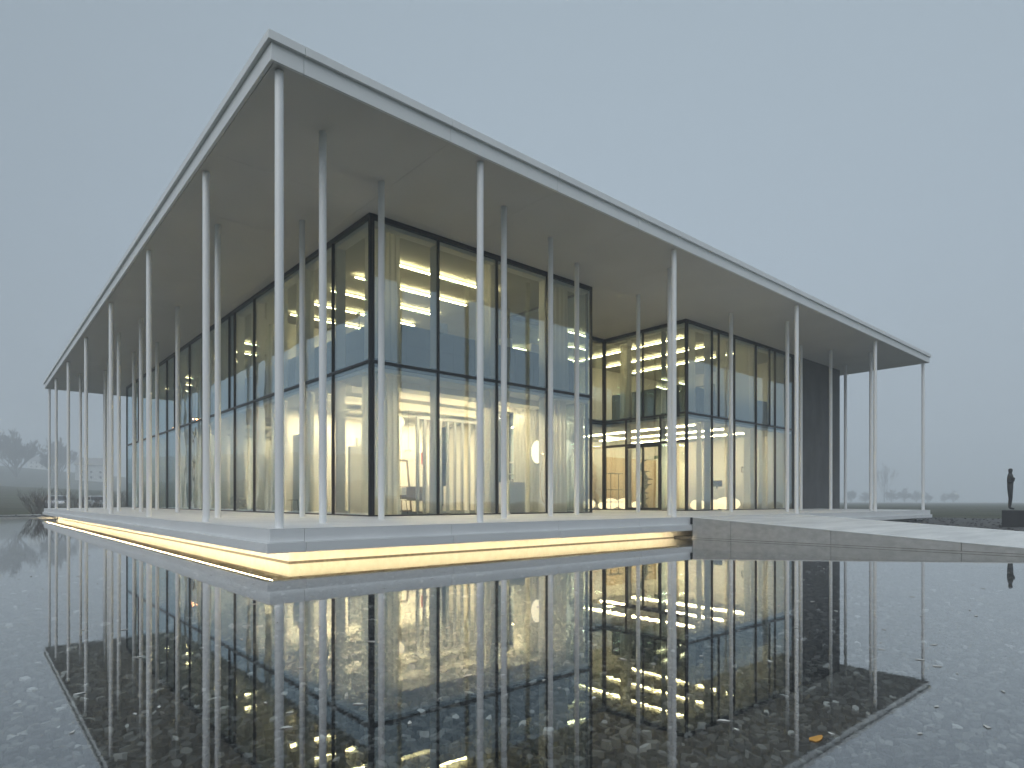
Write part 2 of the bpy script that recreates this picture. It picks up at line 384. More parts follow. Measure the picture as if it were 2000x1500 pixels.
# leaves and flakes floating on the water
M_leaf = noisy('pale_leaf', (0.42, 0.42, 0.40), (0.60, 0.60, 0.57), 12, 0.6)
M_oleaf = noisy('orange_leaf', (0.45, 0.22, 0.03), (0.55, 0.28, 0.05), 12, 0.6)
def leaf_mesh(k, mat):
    L = 0.055; pts = []
    for a in range(10):
        t = a/10*2*math.pi; r = L*(1+0.25*math.sin(3*t+k))*random.uniform(.8, 1.1)
        pts.append((r*math.cos(t), r*0.42*math.sin(t)))
    return MB().prism(pts, 0.002, 0.005).mesh('fallen_leaf', mat)
lm = [leaf_mesh(k, M_leaf) for k in range(5)]
n_l = 0
while n_l < 110:
    d = 3.0 + 10*random.random()**1.3; X = random.uniform(-.8, .8)*d; xx, yy = cam2w(X, d)
    if not (PX0 < xx < PX1-.2 and PY0 < yy < PY1) or (xx > -.6 and yy > -.6): continue
    o = link('fallen_leaf', lm[n_l % 5], None, (xx, yy, WATER)); o.rotation_euler[2] = random.uniform(0, 6.28)
    s_ = random.uniform(.2, .62); o.scale = (s_, s_, 1)
    tag(o, 'small pale leaf floating on the dark pool water', 'leaf', 'pale leaves floating on the pool'); n_l += 1
o = link('fallen_leaf', leaf_mesh(2, M_oleaf), None, (*cam2w((1595-1000)/1221*2.95, 2.95), WATER))
tag(o, 'orange leaf floating near the reflected roof corner', 'leaf')

# ------------------------------------------------------------------ building
H = 8.0
B = thing('office_building', 'two storey glass pavilion with white overhanging flat roof on slender columns', 'building')
RX0, RX1, RY0, RY1 = -0.23, 35.4, -0.23, 41.2
JX = [RX0, 0.35] + [0.35+3.17*k for k in range(1, 11)] + [RX1]
JY = [RY0, 0.35] + [0.35+3.17*k for k in range(1, 13)] + [RY1]
g = 0.004
roof = MB().box(RX0+.1, RY0+.1, 8.06, RX1-.1, RY1-.1, 8.36).build('roof', M_white, B)
def strip(name, z0, z1, off, th, mat, parent, sides='xyXY'):
    """edging panels with open joints along the four sides of the roof or deck"""
    x0, x1, y0, y1 = RX0-off, RX1+off, RY0-off, RY1+off
    def seg(J, lo, hi): 
        a = [lo] + J[1:-1] + [hi]; return list(zip(a[:-1], a[1:]))
    for a, b in seg(JX, x0, x1):
        if 'y' in sides: MB().box(a+g, y0, z0, b-g, y0+th, z1).build(name, mat, parent, bevel=0.003)
        if 'Y' in sides: MB().box(a+g, y1-th, z0, b-g, y1, z1).build(name, mat, parent)
    for a, b in seg(JY, y0+th, y1-th):
        if 'x' in sides: MB().box(x0, a+g, z0, x0+th, b-g, z1).build(name, mat, parent, bevel=0.003)
        if 'X' in sides: MB().box(x1-th, a+g, z0, x1, b-g, z1).build(name, mat, parent)
strip('fascia_panel', 8.0, 8.315, 0.0, 0.06, M_white, roof)
strip('roof_edge_trim', 8.30, 8.45, 0.07, 0.16, M_white, roof)
# soffit boards with thin joints, shadow gap at the edge
sx = [RX0+.075] + JX[2:-1] + [RX1-.075]; sy = [RY0+.075] + JY[2:-1] + [RY1-.075]
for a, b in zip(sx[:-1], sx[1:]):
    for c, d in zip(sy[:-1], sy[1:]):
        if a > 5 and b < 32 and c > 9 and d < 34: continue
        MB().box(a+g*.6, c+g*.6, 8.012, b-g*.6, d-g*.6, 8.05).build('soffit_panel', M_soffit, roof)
# deck: falls a little towards the edge
F0 = 0.06
def deck_z(x, y):
    e_ = min(x-RX0, y-RY0, RX1-x, RY1-y); return -0.012 + 0.072*min(1, max(0, e_/4.0))
dk = MB()
gx = [RX0-.03, 0.4, 1.6, 2.8, 3.8, 9, 18, 27, 31.4, 32.6, 33.8, 34.8, RX1+.03]; gy = [RY0-.03, 0.4, 1.6, 2.8, 3.8, 12, 20, 28, 37, 38.2, 39.4, 40.4, RY1+.03]
n_ = len(gx)
dk.add([(x, y, deck_z(x, y)) for y in gy for x in gx], [(j*n_+i, j*n_+i+1, (j+1)*n_+i+1, (j+1)*n_+i) for j in range(len(gy)-1) for i in range(n_-1)])
dk.box(RX0+.05, RY0+.05, -0.40, RX1-.05, RY1-.05, -0.08)
deck = dk.build('deck', M_deck, B)
strip('deck_edge_panel', -0.243, -0.016, 0.03, 0.05, M_edge, deck, 'yxXY')
strip('deck_lower_panel', -0.424, -0.247, 0.10, 0.14, M_edge, deck, 'yxXY')
# recessed base wall standing in the water, with the stain at the water line
bw = MB().box(0.29, 0.29, -1.0, 34.9, 38.7, -0.40).build('base_wall', M_base, B)
MB().box(0.284, 0.284, -0.70, 12.3, 0.289, -0.635).build('water_stain', M_stain, bw)
MB().box(0.284, 0.29, -0.70, 0.289, 38.7, -0.635).build('water_stain', M_stain, bw)
M_under = noisy('brown_underside', (0.20, 0.16, 0.10), (0.36, 0.30, 0.20), 3.5, 0.8, 0.2, 30)  # mottled brown concrete for the deck underside
MB().box(-0.155, -0.16, -0.4055, 12.28, 0.283, -0.4005).build('underside_panel', M_under, deck)
MB().box(-0.155, 0.285, -0.4055, 0.283, 38.7, -0.4005).build('underside_panel', M_under, deck)
# LED strips under the deck edge
MB().box(-0.19, -0.18, -0.418, -0.165, 40.9, -0.402).build('led_strip', M_led, deck)
MB().box(-0.10, -0.185, -0.414, 12.2, -0.172, -0.403).build('led_strip', M_led, deck)

# columns, thin and irregularly spaced
cols = [(0,0),(4.48,0),(11.87,0),(19.97,0),(28.11,0),(35.12,0),
        (0,4.46),(0,10.43),(0,17.03),(0,23.67),(0,30.36),(0,36.51),(0,40.75),
        (1.36,1.24),(3.26,2.23),(6.25,1.27),(8.49,1.84),(10.49,2.68),(13.05,0.97),(14.4,3.27),(18.98,2.18),(21.88,1.26),
        (26.32,2.68),(28.48,2.16),(30.47,1.0),(32.67,3.06),(35.12,8.3),(34.4,14.6),
        (1.03,7.2),(2.67,5.44),(2.04,15.93),(1.27,18.5),(2.67,22.51),(2.23,25.47),(1.0,21.8),(1.88,31.7),(1.6,28.62),(0.96,34.06),
        (2.9,39.3),(6.8,40.8),(13.5,40.8),(20.5,40.8)]
cm = MB()
cm.lathe([(0.076, 0), (0.076, 8.01)], 24)
cmesh = cm.mesh('column', M_column, True)
pl = MB().lathe([(0.10, 0), (0.10, 0.006)], 24).mesh('foot_ring', M_column, True)
for x, y in cols:
    zz = deck_z(x, y)
    link('column', cmesh, B, (x, y, zz - 0.005))

# glazing ------------------------------------------------------------
CU, CG = 7.80, 3.93      # ceilings
ZT0, ZT1 = 4.105, 4.175     # transom between the storeys
ZH = 7.89
P = 3.8
def facade(axis, fixed, lo, hi, upper, lower, out, extra=None):
    """axis: the direction the facade runs; out: side that faces outdoors (-1 towards smaller coordinate)"""
    def bx(m, a0, a1, d0, d1, z0, z1):
        d0, d1 = sorted((fixed + d0*(-out), fixed + d1*(-out)))
        if axis == 'x': m.box(a0, d0, z0, a1, d1, z1)
        else: m.box(d0, a0, z0, d1, a1, z1)
        return m
    F = bx(MB(), lo, hi, -.014, .12, ZH, H+.01).build('glass_facade', M_frame, B)
    bx(MB(), lo, hi, -.014, .12, -0.02, F0+.035).build('sill_frame', M_frame, F)
    def bays(stops, z0, z1):
        for i, s in enumerate(stops):
            w_ = 0.024
            a0, a1 = s-w_, s+w_
            if i == 0: a0, a1 = s, s+.06
            if i == len(stops)-1: a0, a1 = s-.06, s
            bx(MB(), a0, a1, -.012, .07, z0+.002, z1-.002).build('mullion', M_frame, F)
        for a, b in zip(stops[:-1], stops[1:]):
            bx(MB(), a+.02, b-.02, .03, .055, z0, z1).build('glass_pane', M_glass, F)
    bays(upper, ZT1, ZH); bays(lower, F0+.035, ZT0)
    tr = sorted(set(lower)); 
    for a, b in zip(tr[:-1], tr[1:]): bx(MB(), a+.003, b-.003, -.01, .10, ZT0, ZT1).build('transom', M_frame, F)
    for i, q in enumerate(lower[1:-1]):        # white inner fins behind the mullions
        for z0, z1 in ((F0+.005, CG-.015), (4.265, CU-.015)): bx(MB(), q-.025, q+.025, .11, .40, z0, z1).build('inner_fin', M_wall, F)
    return F, bx
m = 2.17
SR = [P, 5.97, 8.14, 10.30, 12.48]
FR, bxR = facade('x', P, P+.075, 12.48, [P+.075]+SR[1:], [P+.075]+SR[1:], -1)
SL = [P, 6.03, 8.2, 10.4, 12.6, 14.83, 17.05, 19.27, 21.47, 23.7, 25.92, 28.1, 30.3, 32.6, 34.8, 36.96]
SLu = sorted(SL + [15.5, 24.3, 33.2])
FL, bxL = facade('y', P, P, 36.96, SLu, SL, -1)
FB, bxB = facade('x', 8.2, 12.48, 18.28, [12.48, 14.4, 16.35, 18.28], [12.48, 14.4, 16.35, 18.28], -1)
FS, bxS = facade('y', 18.28, P, 8.2, [P, 6.01, 8.2], [P, 5.09, 6.95, 8.2], -1)
S2 = [18.28+.09, 20.3, 22.17, 24.14, 26.05, 28.0]
F2, bx2 = facade('x', P, 18.28+.09, 28.0, sorted(S2+[20.85, 25.48]), S2, -1)
FW, bxW = facade('y', 12.48, P+.2, 8.2, [P+.2, 6.0, 8.2], [P+.2, 6.0, 8.2], +1)
# entrance door and its head in the recess side
for a, b in ((3.9, 5.06), (5.12, 6.92), (6.98, 8.1)): bxS(MB(), a, b, -.02, .13, 2.93, 3.03).build('transom', M_frame, FS)
dr = bxS(MB(), 5.13, 6.93, .0, .10, 2.83, 2.925).build('entrance_door', M_frame, FS)
for a, b in ((5.13, 5.19), (5.99, 6.05), (6.87, 6.93)): bxS(MB(), a, b, .0, .10, F0+.04, 2.83).build('door_stile', M_frame, dr)
bxS(MB(), 5.19, 6.87, .0, .10, F0+.04, F0+.12).build('door_rail', M_frame, dr)
# dark narrow ventilation flaps beside the mullions
for a, b in ((15.0, 15.42), (23.84, 24.22), (32.75, 33.1)): bxL(MB(), a, b, .06, .12, ZT1+.02, ZH-.02).build('ventilation_flap', M_frame, FL)
# dark concrete end block
eb = MB().box(28.0, P, -0.02, 33.8, P+.35, H+.008).build('end_wall', M_darkwall, B)
MB().box(33.45, P+.352, -0.02, 33.8, 36.96, H+.008).build('end_wall', M_darkwall, B)
MB().box(P+.3, 36.6, -0.02, 33.44, 36.95, H+.008).build('end_wall', M_darkwall, B)
# slab between the storeys, floors, ceilings
sl = MB(); sl.box(P+.06, P+.06, 4.02, 12.42, 36.5, 4.24); sl.box(12.425, 8.26, 4.02, 33.4, 36.5, 4.24); sl.box(18.34, P+.06, 4.02, 33.4, 8.255, 4.24)
sl.build('floor_slab', M_cab, B)
fl = MB(); fl.box(P+.16, P+.16, -.05, 12.33, 36.5, F0); fl.box(12.335, 8.36, -.05, 33.4, 36.5, F0); fl.box(18.44, P+.16, -.05, 27.9, 8.355, F0)
fl.build('ground_floor', M_floor, B)
uf = MB(); uf.box(P+.2, P+.2, 4.245, 12.3, 36.4, 4.26); uf.box(12.305, 8.4, 4.245, 33.3, 36.4, 4.26); uf.box(18.5, P+.2, 4.245, 27.9, 8.395, 4.26)
uf.build('upper_floor', M_floor, B)
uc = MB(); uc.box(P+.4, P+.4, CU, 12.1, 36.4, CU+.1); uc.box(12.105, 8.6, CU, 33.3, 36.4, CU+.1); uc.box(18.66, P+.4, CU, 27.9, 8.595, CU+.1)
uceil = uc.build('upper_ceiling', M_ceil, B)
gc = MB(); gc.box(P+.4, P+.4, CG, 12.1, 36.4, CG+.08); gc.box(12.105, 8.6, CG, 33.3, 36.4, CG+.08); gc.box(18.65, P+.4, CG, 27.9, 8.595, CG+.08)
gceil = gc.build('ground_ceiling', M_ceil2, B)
# white ceiling margin along the glass at both ceilings
for z0, z1, nm in ((CU-.012, ZH+.03, 'ceiling_margin'), (CG-.012, 4.015, 'ceiling_margin')):
    MB().box(P+.10, P+.10, z0, 12.36, P+.395, z1).build(nm, M_wall, B)
    MB().box(P+.10, P+.40, z0, P+.395, 36.4, z1).build(nm, M_wall, B)
    MB().box(18.40, P+.10, z0, 27.9, P+.395, z1).build(nm, M_wall, B)
    MB().box(18.40, P+.40, z0, 18.645, 8.5, z1).build(nm, M_wall, B)
    MB().box(12.6, 8.32, z0, 18.38, 8.595, z1).build(nm, M_wall, B)
# interior walls
iw = [(4.9, 13.2, F0, 12.2, 13.35, 3.92), (12.9, 8.9, F0, 13.05, 13.15, 3.92),
      (4.6, 24.0, F0, 12.2, 24.15, 3.92), (13.06, 13.2, F0, 27.8, 13.35, 3.92), (27.75, 4.3, F0, 27.9, 13.19, 3.92),
      (4.9, 14.5, 4.262, 12.2, 14.65, 7.79), (12.4, 12.0, 4.262, 27.8, 12.15, 7.79), (27.75, 4.3, 4.262, 27.9, 11.99, 7.79),
      (4.9, 25.0, 4.262, 12.2, 25.15, 7.79), (12.25, 14.66, 4.262, 12.39, 36.3, 7.79), (12.25, 13.36, F0, 12.39, 36.3, 3.92)]
for q in iw: MB().box(*q).build('interior_wall', M_wall, B)
# ceiling tubes: upstairs near wing run along x, entrance wing along y
def tube_light(x0, y0, x1, y1, z, mat, parent):
    MB().box(x0, y0, z, x1, y1, z+.03).build('light_strip', mat, parent)
for k, y in enumerate([5.75, 7.55, 9.3, 11.1, 12.9, 16.5, 18.6, 20.7, 22.8, 26.5, 29, 31.5, 34]):
    for a, b in ((5.3, 6.75), (6.80, 8.25), (8.30, 9.75)):
        if k > 4 and a > 6: continue
        tube_light(a, y-.035, b, y+.035, CU-.13, M_tube, uceil)
for x in (19.7, 21.9, 24.2): tube_light(x-.03, 4.9, x+.03, 11.2, CU-.12, M_tube, uceil)
for x in (20.6, 23.05, 25.5): tube_light(x-.022, 4.9, x+.022, 12.6, CG-.06, M_tube2, gceil)
for y in (5.0, 6.6, 8.3, 10.2, 12.2):  # added fill tubes for the showroom, with boards added to hide them
    tube_light(4.9, y-.03, 11.6, y+.03, CG-.11, M_tube3, gceil); MB().box(4.6, y-.20, CG-.19, 11.9, y-.17, CG-.001).build('added_baffle', M_wall, gceil)
for y in (15.5, 18.5, 21.5, 27, 31):  # more added fill tubes and hiding boards along the left facade
    tube_light(5.0, y-.03, 9.0, y+.03, CG-.11, M_tube3, gceil); MB().box(4.8, y-.20, CG-.19, 9.2, y-.17, CG-.001).build('added_baffle', M_wall, gceil)
tube_light(14.0, 10.96, 17.6, 11.04, CG-.045, M_tube2, gceil)
# slatted ceiling at the back of the showroom
for k in range(14): MB().box(4.9, 9.0+k*.3, CG-.09, 12.0, 9.03+k*.3, CG-.002).build('ceiling_slat', M_wall, gceil)

# ------------------------------------------------------------------ curtains
def curtain(x0, y0, x1, y1, z0, z1, folds, label, flare=0.0):
    n = folds*8; vs = []; L = math.hypot(x1-x0, y1-y0); ux, uy = (x1-x0)/L, (y1-y0)/L; nx_, ny_ = -uy, ux
    ph = random.uniform(0, 6)
    rows = [0, .35, .7, 1.0]
    for r in rows:
        for k in range(n+1):
            t = k/n; amp = 0.030*(0.9+0.4*r)
            o_ = amp*math.sin(2*math.pi*folds*t+ph+.5*math.sin(5*t)) + 0.006*math.sin(9*t+ph)
            tt = 0.5+(t-.5)*(1 + flare*r)
            vs.append((x0+ux*L*tt+nx_*o_, y0+uy*L*tt+ny_*o_, z1+(z0-z1)*r))
    fs = [(i*(n+1)+k, i*(n+1)+k+1, (i+1)*(n+1)+k+1, (i+1)*(n+1)+k) for i in range(len(rows)-1) for k in range(n)]
    o = MB().add(vs, fs).build('curtain', M_curtain, smooth=True)
    return tag(o, label, 'curtain', 'sheer white curtains behind the glass')
ORD = ['first', 'second', 'third', 'fourth', 'fifth', 'sixth', 'seventh', 'eighth', 'ninth', 'tenth']
def crow(axis, fixed, spans, floor, where):
    z0, z1 = (F0+.01, CG-.03) if floor == 0 else (4.27, CU-.03)
    fn = 'ground floor' if floor == 0 else 'upper floor'
    for i, (a, b) in enumerate(spans):
        lab = f'{ORD[i]} sheer white curtain from the corner along the {where}, {fn}'
        f_ = max(3, int((b-a)*6.5))
        if axis == 'x': curtain(a, fixed, b, fixed, z0, z1, f_, lab, 0.12)
        else: curtain(fixed, a, fixed, b, z0, z1, f_, lab, 0.12)
crow('x', 4.08, [(4.05, 4.85), (7.55, 8.1), (10.75, 11.45), (11.9, 12.35)], 0, 'right facade')
crow('x', 4.08, [(4.05, 4.85), (7.55, 8.1), (10.75, 11.5)], 1, 'right facade')
crow('y', 4.08, [(4.15, 4.75), (8.0, 8.7), (10.6, 11.5), (12.9, 13.4), (15.4, 16.2), (17.6, 18.3), (20.6, 21.2), (25.0, 25.8), (31, 31.7)], 0, 'long left facade')
crow('y', 4.08, [(4.15, 4.6), (8.1, 9.3), (10.6, 12.0), (13.2, 13.7), (15.6, 16.8), (20.0, 21.2), (24.6, 25.8), (28.3, 30.0)], 1, 'long left facade')
crow('x', 4.08, [(19.5, 19.9), (23.5, 24.08), (24.85, 25.5), (26.3, 27.6)], 0, 'front of the entrance wing')
crow('x', 4.08, [(18.9, 19.4), (21.1, 21.9), (22.6, 23.9), (26.3, 27.5)], 1, 'front of the entrance wing')
crow('y', 18.85, [(7.3, 7.7)], 1, 'side of the entrance wing')
curtain(10.95, 6.3, 12.25, 6.3, F0+.01, CG-.03, 8, 'wide cream curtain hung across the showroom behind the low white cabinet')
curtain(13.4, 9.4, 14.6, 9.4, 4.27, CU-.03, 8, 'sheer curtain in the recess behind the upper glass')

# ------------------------------------------------------------------ interior things
def simple(name, mb, mat, label, cat, group=None, loc=(0,0,0), smooth=False, bevel=0):
    return tag(mb.build(name, mat, None, loc, smooth, bevel), label, cat, group)
# low dark cabinets along the upper windows
def cabinet_row(axis, fixed, spans, where):
    for i, (a, b) in enumerate(spans):
        t = thing('filing_cabinet', f'{ORD[i]} dark low filing cabinet from the corner behind the {where}', 'cabinet', group='dark cabinets along the upper windows')
        def bb(m_, a0, a1, d0, d1, z0, z1):
            return m_.box(a0, fixed+d0, z0, a1, fixed+d1, z1) if axis == 'x' else m_.box(fixed+d0, a0, z0, fixed+d1, a1, z1)
        bb(MB(), a, b, 0, .45, 4.262, 5.48).build('carcass', M_cab, t)
        n = max(1, round((b-a)/.8))
        for k in range(n):
            c0 = a+(b-a)*k/n+.008; c1 = a+(b-a)*(k+1)/n-.008
            for z0, z1 in ((4.33, 4.88), (4.90, 5.42)):
                p_ = bb(MB(), c0, c1, -.018, -.001, z0, z1).build('door_panel', M_cab, t)
cabinet_row('x', 4.45, [(4.5, 6.1), (6.15, 7.75), (7.8, 9.4), (9.45, 11.05), (11.1, 12.2)], 'upper right facade')
cabinet_row('y', 4.45, [(5.0, 7.4), (7.5, 9.9), (10.0, 12.4), (12.5, 14.9), (15.0, 17.4), (17.5, 19.9), (20, 22.4), (22.5, 24.9)], 'upper left facade')
cabinet_row('x', 4.45, [(19.0, 20.9), (21.0, 22.9), (23.0, 24.9), (25.0, 27.0)], 'front of the upper entrance wing')
cabinet_row('y', 18.95, [(5.0, 6.6), (6.7, 8.3)], 'side of the upper entrance wing')
# binders on the cabinets
for i, (x, y) in enumerate([(6.4, 4.62), (9.0, 4.62), (10.2, 4.62)]):
    t = thing('binder_row', f'{ORD[i]} short row of pale binders from the corner on the dark cabinets', 'binders', (x, y, 5.482), group='binders on the upper cabinets')
    for k in range(5): MB().box(k*.075, -.12, 0, k*.075+.068, .12, .30+.02*(k % 2)).build('binder', M_wall, t)
# desk lamps upstairs
def desk_lamp(loc, rz, label):
    t = thing('desk_lamp', label, 'desk lamp', loc, rz, 'desk lamps upstairs')
    MB().lathe([(.10, 0), (.10, .02), (.02, .03)], 16).build('base', M_black, t)
    MB().path([(0, 0, .03), (-.12, 0, .38), (.16, 0, .66)], .011).build('arm', M_black, t)
    MB().lathe([(.03, 0), (.07, -.08)], 14, (.18, 0, .68)).build('lamp_head', M_black, t)
desk_lamp((4.68, 6.1, 5.482), R(70), 'black jointed desk lamp on the cabinet nearest the glass corner')
desk_lamp((4.68, 13.4, 5.482), R(110), 'black jointed desk lamp on a cabinet further along the left facade')
# picture frame upstairs
t = thing('picture_frame', 'large dark framed picture on the upper wall of the entrance wing', 'picture', (27.74, 8.9, 5.6))
for q in ((-.02, -.75, 0, 0, .75, .06), (-.02, -.75, 1.44, 0, .75, 1.5), (-.02, -.75, .06, 0, -.69, 1.44), (-.02, .69, .06, 0, .75, 1.44)): MB().box(*q).build('frame', M_black, t)
MB().box(-.012, -.69, .06, -.004, .69, 1.44).build('picture', M_ceil, t)
# showroom screen of white posts
t = thing('slatted_screen', 'pale grey slatted room divider standing behind the second pane', 'screen', (7.91, 6.6, F0))
MB().box(0, -.05, 3.12, 1.6, .05, 3.22).build('top_rail', M_screen, t); MB().box(0, -.05, 0, 1.6, .05, .08).build('bottom_rail', M_screen, t)
for k in range(6): MB().box(k*.303, -.045, .08, k*.303+.075, .045, 3.12).build('slat', M_screen, t)
t = thing('slatted_screen', 'tall narrow slatted frame beside the dark sideboard', 'screen', (6.62, 6.0, F0))
MB().box(0, -.05, 3.02, .62, .05, 3.1).build('top_rail', M_screen, t)
for k in range(3): MB().box(k*.26, -.045, 0, k*.26+.09, .045, 3.02).build('slat', M_screen, t)
# display walls
for q, lab in (((6.5, 9.72, F0, 9.9, 9.85, 2.75), 'white display wall behind the leaning mirror'), ((4.9, 10.6, F0, 6.2, 10.75, 2.9), 'white display wall deeper in the showroom left of the mirror'),
               ((5.3, 11.2, F0, 5.45, 12.7, 3.0), 'white display wall close to the left facade'), ((5.4, 16.0, F0, 7.4, 16.15, 3.0), 'white display wall further back along the left facade'),
               ((5.0, 7.3, F0, 5.9, 7.45, 2.2), 'short white display wall near the glass corner')):
    simple('display_wall', MB().box(*q), M_wall, lab, 'wall', 'white display walls in the showroom')
# sideboard
t = thing('sideboard', 'dark brown sideboard on thin legs behind the first pane', 'sideboard', (7.25, 8.0, F0))
MB().box(0, 0, .42, 1.35, .45, .92).build('carcass', M_wood, t, bevel=.006)
for k in range(2):
    d_ = MB().box(.02+k*.66, -.018, .44, .67+k*.66, -.001, .90).build('door', M_wood, t); MB().box(.30+k*.66, -.03, .80, .42+k*.66, -.019, .815).build('handle', M_black, d_)
for x in (.06, 1.27):
    for y in (.05, .38): MB().box(x, y, 0, x+.035, y+.035, .42).build('leg', M_wood, t)
# leaning mirror
t = thing('leaning_mirror', 'tall wooden framed mirror leaning on the white display wall', 'mirror', (8.15, 9.25, F0)); t.rotation_euler = (R(-9), 0, 0)
for q in ((-.35, 0, 0, -.28, .05, 2.0), (.28, 0, 0, .35, .05, 2.0), (-.28, 0, 1.93, .28, .05, 2.0), (-.28, 0, 0, .28, .05, .07)): MB().box(*q).build('frame', M_wood, t)
MB().box(-.28, .02, .07, .28, .03, 1.93).build('mirror_glass', M_wall, t)
# chair
def chair(loc, rz, label, mat):
    t = thing('chair', label, 'chair', loc, rz, 'chairs in the showroom')
    MB().box(-.22, -.22, .43, .22, .22, .46).build('seat', mat, t, bevel=.01)
    MB().box(-.21, .19, .60, .21, .215, .86).build('backrest', mat, t, bevel=.01)
    for sx_ in (-1, 1):
        for sy_ in (-1, 1): MB().tube((sx_*.2, sy_*.2, .43), (sx_*.24, sy_*.24, 0), .012).build('leg', M_black, t)
        MB().tube((sx_*.19, .2, .45), (sx_*.19, .205, .86), .011).build('back_post', M_black, t)
chair((6.4, 6.8, F0), R(200), 'wire legged chair beside the sideboard behind the first pane', M_wall)
chair((6.0, 7.9, F0), R(150), 'wire legged chair close to the short display wall', M_wood)
chair((4.9, 12.0, F0), R(100), 'brown chair near the left facade', M_wood)
# cabinets and shelves on the ground floor
t = thing('drawer_unit', 'low white drawer unit in front of the cream curtain', 'drawers', (9.62, 5.0, F0))
MB().box(0, 0, 0, .75, .5, 1.05).build('carcass', M_wall, t)
for k in range(4): MB().box(.02, -.018, .03+k*.255, .73, -.001, .27+k*.255).build('drawer', M_wall, t)
t = thing('open_shelf', 'white open shelf with small boxes near the showroom corner', 'shelf', (11.6, 7.4, F0))
MB().box(0, 0, 0, .03, .35, 2.0).box(.87, 0, 0, .9, .35, 2.0).build('side_panel', M_wall, t)
for k in range(5):
    MB().box(.03, 0, .1+k*.45, .87, .35, .13+k*.45).build('shelf_board', M_wall, t)
for i, (x, z, s_) in enumerate([(.1, .131, .2), (.45, .131, .26), (.2, .581, .22), (.55, .581, .18), (.1, 1.031, .2), (.5, 1.031, .24)]):
    simple('storage_box', MB().box(0, 0, 0, s_*1.2, .25, s_), [M_lwood, M_wall, M_cab][i % 3], f'{ORD[i]} small box counted from the bottom of the white open shelf', 'box', 'boxes on the open shelf', (11.6+x, 7.45, F0+z))
# a dark tall panel and red object behind the screen
simple('display_panel', MB().box(10.55, 6.6, F0, 10.7, 6.72, 3.4), M_cab, 'tall dark display panel left of the cream curtain', 'panel')
simple('pedestal', MB().box(8.0, 7.6, F0, 8.18, 7.78, 1.0), M_wall, 'left white pedestal behind the slatted screen', 'pedestal', 'white pedestals')
simple('pedestal', MB().box(8.9, 7.6, F0, 9.08, 7.78, 1.0), M_wall, 'right white pedestal behind the slatted screen', 'pedestal', 'white pedestals')
simple('wall_box', MB().box(9.2, 9.62, 1.9, 9.36, 9.718, 2.35), M_red, 'small red box hung on the display wall behind the screen', 'box')
# lamps hanging in the showroom
def lantern(loc, rx, rz_, label, ztop=CG):
    t = thing('paper_lantern', label, 'lantern', loc, 0, 'glowing paper lanterns')
    prof = [(max(.02, rx*math.sin(a)), -rz_*math.cos(a)) for a in np.linspace(.06, math.pi-.06, 12)]
    prof = [(r*(1+.012*(i % 2)), z) for i, (r, z) in enumerate(prof)]
    MB().lathe(prof, 20).build('shade', M_lantern, t, smooth=True)
    MB().tube((0, 0, rz_), (0, 0, ztop-loc[2]), .006).build('cord', M_black, t)
lantern((6.55, 7.0, 3.06), .21, .21, 'round glowing paper lantern behind the first pane right of the corner')
lantern((11.75, 5.85, 2.28), .22, .42, 'tall egg shaped paper lantern in front of the cream curtain')
lantern((12.2, 5.2, 2.42), .2, .34, 'egg shaped paper lantern half hidden behind the last pane')
# linear pendants over the dining area
for i, x in enumerate((7.3, 7.75, 8.2)):
    t = thing('pendant_lamp', f'{ORD[i]} slim white pendant lamp from the left over the sideboard', 'pendant', (x, 8.3, 2.25), 0, 'slim pendants over the sideboard')
    MB().lathe([(.14, 0), (.12, .03), (.03, .06)], 20).build('shade', M_wall, t); MB().lathe([(.11, -.004), (.11, -.001)], 20).build('diffuser', M_lantern, t)
    MB().tube((0, 0, .06), (0, 0, CG-2.25), .004).build('cord', M_black, t)
t = thing('spotlight', 'bright track spotlight by the dark display panel', 'spotlight', (10.3, 6.2, 3.45))
MB().tube((0, 0, .35), (0, 0, .05), .012).build('stem', M_black, t); MB().lathe([(.05, .06), (.05, -.05), (.03, -.06)], 16).build('housing', M_black, t)
MB().lathe([(.028, 0), (.02, .025), (.005, .03)], 12, (-.02, -.06, -.02)).build('bulb', M_spot, t)
# lobby: desk, monitor, letters, glowing ovoids, stand, sculpture
t = thing('reception_desk', 'long pale reception desk at the back of the lobby', 'desk', (25.0, 4.7, F0))
MB().box(0, 0, 0, .7, 4.2, 1.03).build('front', M_wall, t); MB().box(-.03, -.03, 1.032, .73, 4.23, 1.06).build('top', M_wall, t)
t = thing('monitor', 'black monitor on the reception desk', 'monitor', (25.35, 6.6, F0+1.062))
MB().box(-.1, -.12, 0, .1, .12, .015).box(-.02, -.03, .015, .02, .03, .1).build('stand', M_black, t); MB().box(-.02, -.3, .1, .015, .3, .42).build('screen', M_black, t)
simple('desk_ornament', MB().lathe([(.07, 0), (.14, .1), (.15, .2), (.08, .3), (.02, .33)], 14), M_wood, 'round brown object on the reception desk beside the monitor', 'ornament', None, (25.3, 5.75, F0+1.062), True)
def letter(ch, y, z, s_):
    cu = bpy.data.curves.new('letter', 'FONT'); cu.body = ch; cu.size = s_; cu.extrude = .012; cu.shear = 0.15
    o_ = bpy.data.objects.new('wall_letter', cu); COL.objects.link(o_)
    dg = bpy.context.evaluated_depsgraph_get(); me = bpy.data.meshes.new_from_object(o_.evaluated_get(dg)); bpy.data.objects.remove(o_)
    me.materials.clear(); me.materials.append(M_cab)
    q = link('wall_letter', me); q.location = (27.73, y, z); q.rotation_euler = (R(90), 0, R(-90))
    return q
tag(letter('t', 6.62, 2.02, .68), 'dark letter t on the lobby end wall', 'letter', 'letters on the lobby wall')
tag(letter('r', 5.55, 2.05, .5), 'dark letter r on the lobby end wall', 'letter', 'letters on the lobby wall')
